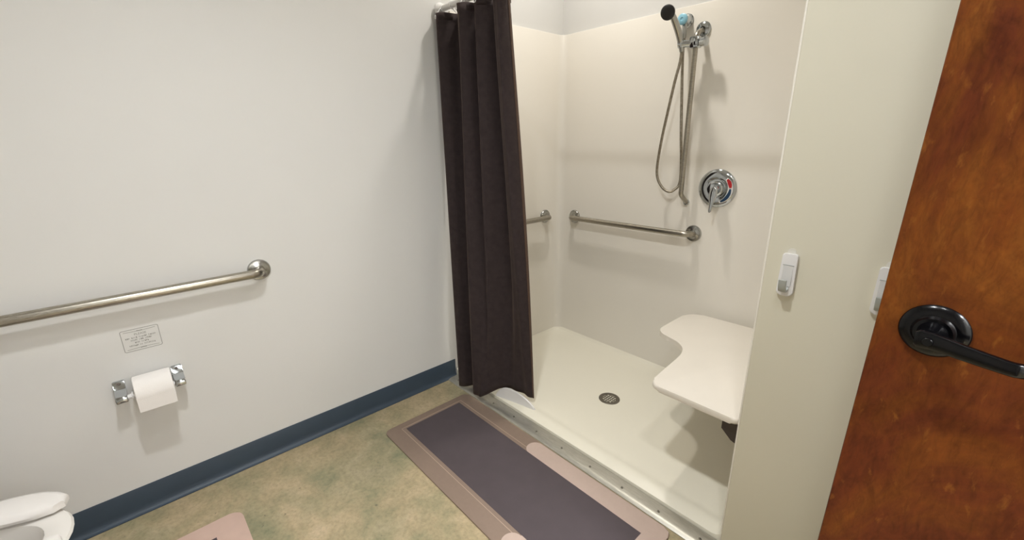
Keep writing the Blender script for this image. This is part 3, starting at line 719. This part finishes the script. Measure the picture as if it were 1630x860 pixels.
# ================================================================== WALL HOOKS
def wall_hook(x, z, label):
    t = thing('wall_hook', label, 'hook', (x, 0, z), 'white adhesive wall hooks')
    finish(prism(bmesh.new(), roundpoly([(-0.009, 0.030, 0.002), (0.009, 0.030, 0.002), (0.009, 0.062, 0.008), (-0.009, 0.062, 0.008)], 5), -0.0012, -0.0002, 0, 2, 'XZ'), 'adhesive_tab', 'clear_tab', t)
    finish(prism(bmesh.new(), roundpoly([(-0.0185, -0.060, 0.010), (0.0185, -0.060, 0.010), (0.0165, 0.049, 0.005), (-0.0165, 0.049, 0.005)], 5), -0.011, -0.0004, 0.003, 3, 'XZ'), 'plate', 'white_plastic', t)
    bm = nbox((-0.0115, -0.0122, -0.034), (0.0115, -0.0108, 0.020), 0.0005, 1)
    finish(bm, 'inset_panel', 'film', t)
    finish(nbox((-0.0125, -0.0126, 0.020), (0.0125, -0.0108, 0.0215), 0.0004, 1), 'panel_ridge', 'grey_plastic', t)
    bm = bmesh.new(); pth = catmull([(0, -0.008, -0.036), (0, -0.018, -0.043), (0, -0.030, -0.041), (0, -0.036, -0.028), (0, -0.038, -0.012)], 5); prev = None
    for i, p in enumerate(pth):
        d = (pth[min(i + 1, len(pth) - 1)] - pth[max(i - 1, 0)]).normalized(); n = Vector((1, 0, 0)).cross(d) * 0.0026; w = Vector((0.0085, 0, 0))
        ring = [bm.verts.new(p + a) for a in (w + n, w * 0.7 + n * 1.3, -w * 0.7 + n * 1.3, -w + n, -w - n, w - n)]
        if prev:
            for k in range(6): bm.faces.new((prev[k], prev[(k + 1) % 6], ring[(k + 1) % 6], ring[k]))
        else: bm.faces.new(ring)
        prev = ring
    bm.faces.new(prev[::-1]); finish(bm, 'hook_prong', 'grey_plastic', t)
wall_hook(1.574, 0.974, 'white adhesive hook on the wall next to the shower opening')
wall_hook(1.764, 0.977, 'white adhesive hook half hidden behind the wooden door edge')

# ================================================================== DOOR
dX, dY, dT = 1.7805, -0.326, 0.044
dr_o = thing('door_1', 'open reddish brown stained wood door with black lever handle', 'door', (dX, dY, 0)); dr_o['kind'] = 'structure'
dr_o.rotation_euler = (0, math.radians(0.64), math.radians(-3.0))
finish(nbox((0.0, 0.0, 0.012), (0.915, dT, 2.085), 0.0015, 1), 'door_leaf', 'wood', dr_o)
bxs, hz = 0.070, 1.016
han = finish(lathe(bmesh.new(), [(0.0, 0.0), (0.041, 0.0), (0.0415, 0.003), (0.039, 0.007), (0.030, 0.0105), (0.026, 0.0105), (0.024, 0.013), (0.0225, 0.016), (0.0, 0.017)], (bxs, 0, hz), (0, -1, 0), 48), 'handle_rosette', 'black', dr_o)
finish(lathe(bmesh.new(), [(0.019, 0.012), (0.016, 0.022), (0.0135, 0.030), (0.0135, 0.047), (0.0, 0.049)], (bxs, 0, hz), (0, -1, 0), 30), 'handle_neck', 'black', dr_o)
def lev():
    bm = bmesh.new(); prev = None
    path = catmull([(bxs - 0.014, -0.052, hz), (bxs + 0.01, -0.053, hz), (bxs + 0.04, -0.054, hz - 0.004), (bxs + 0.080, -0.053, hz - 0.009), (bxs + 0.092, -0.050, hz - 0.010), (bxs + 0.100, -0.040, hz - 0.011), (bxs + 0.103, -0.016, hz - 0.011)], 6)
    m = len(path)
    for i, p in enumerate(path):
        d = (path[min(i + 1, m - 1)] - path[max(i - 1, 0)]).normalized(); n = Vector((0, 0, 1)).cross(d).normalized()
        f = i / (m - 1); hgt = 0.0140 - 0.0038 * min(1, f / 0.5); th = 0.0058 if 0 < i < m - 1 else 0.003
        if i == 0: hgt *= 0.7
        ring = [bm.verts.new(p + Vector((0, 0, hgt * math.copysign(abs(math.sin(a)) ** 0.6, math.sin(a)))) + n * th * math.copysign(abs(math.cos(a)) ** 0.6, math.cos(a))) for a in [2 * PI * k / 16 for k in range(16)]]
        if prev:
            for k in range(16): bm.faces.new((prev[k], prev[(k + 1) % 16], ring[(k + 1) % 16], ring[k]))
        else: bm.faces.new(ring)
        prev = ring
    bm.faces.new(prev[::-1]); return bm
lv = finish(lev(), 'lever', 'black', dr_o)
finish(lathe(bmesh.new(), [(0.0065, 0.0), (0.0065, 0.0032), (0.0055, 0.0045), (0.0, 0.0045)], (bxs + 0.001, -0.0575, hz), (0, -1, 0), 24), 'lock_button', 'black', lv)
finish(lathe(bmesh.new(), [(0.0, 0.0), (0.041, 0.0), (0.0415, 0.003), (0.030, 0.0105), (0.0, 0.012)], (bxs, dT, hz), (0, 1, 0), 36), 'handle_rosette', 'black', dr_o)
finish(nbox((-0.0012, 0.010, hz - 0.028), (0.001, dT - 0.010, hz + 0.028), 0.0003, 1), 'latch_plate', 'satin_chrome', dr_o)
for z in (0.25, 1.05, 1.85):
    finish(tube(bmesh.new(), [(0.9175, -0.006, z - 0.05), (0.9175, -0.006, z + 0.05)], 0.006, 12), 'hinge', 'satin_chrome', dr_o)

# ================================================================== DOWNLIGHTS
for x, y, pw, colr, rad, sprd, lab in DOWNLIGHTS:
    t = thing('downlight', lab, 'ceiling light', (x, y, ROOM_CEIL), 'recessed ceiling downlights')
    finish(lathe(bmesh.new(), [(rad, 0.0), (rad + 0.001, 0.006), (rad + 0.02, 0.005), (rad + 0.024, 0.0)], (0, 0, 0), (0, 0, -1), 36), 'trim_ring', 'white_plastic', t)
    finish(lathe(bmesh.new(), [(0.0, 0.001), (rad, 0.001)], (0, 0, 0), (0, 0, -1), 36), 'lens', emit('downlight_lens', colr, 6.0), t)
    ld = bpy.data.lights.new('downlight_lamp', 'AREA'); ld.shape = 'DISK'; ld.size = rad * 2; ld.energy = pw; ld.color = colr; ld.spread = math.radians(sprd)
    lo = bpy.data.objects.new('downlight_lamp', ld); COL.objects.link(lo); lo.parent = t; lo.location = (0, 0, -0.012)
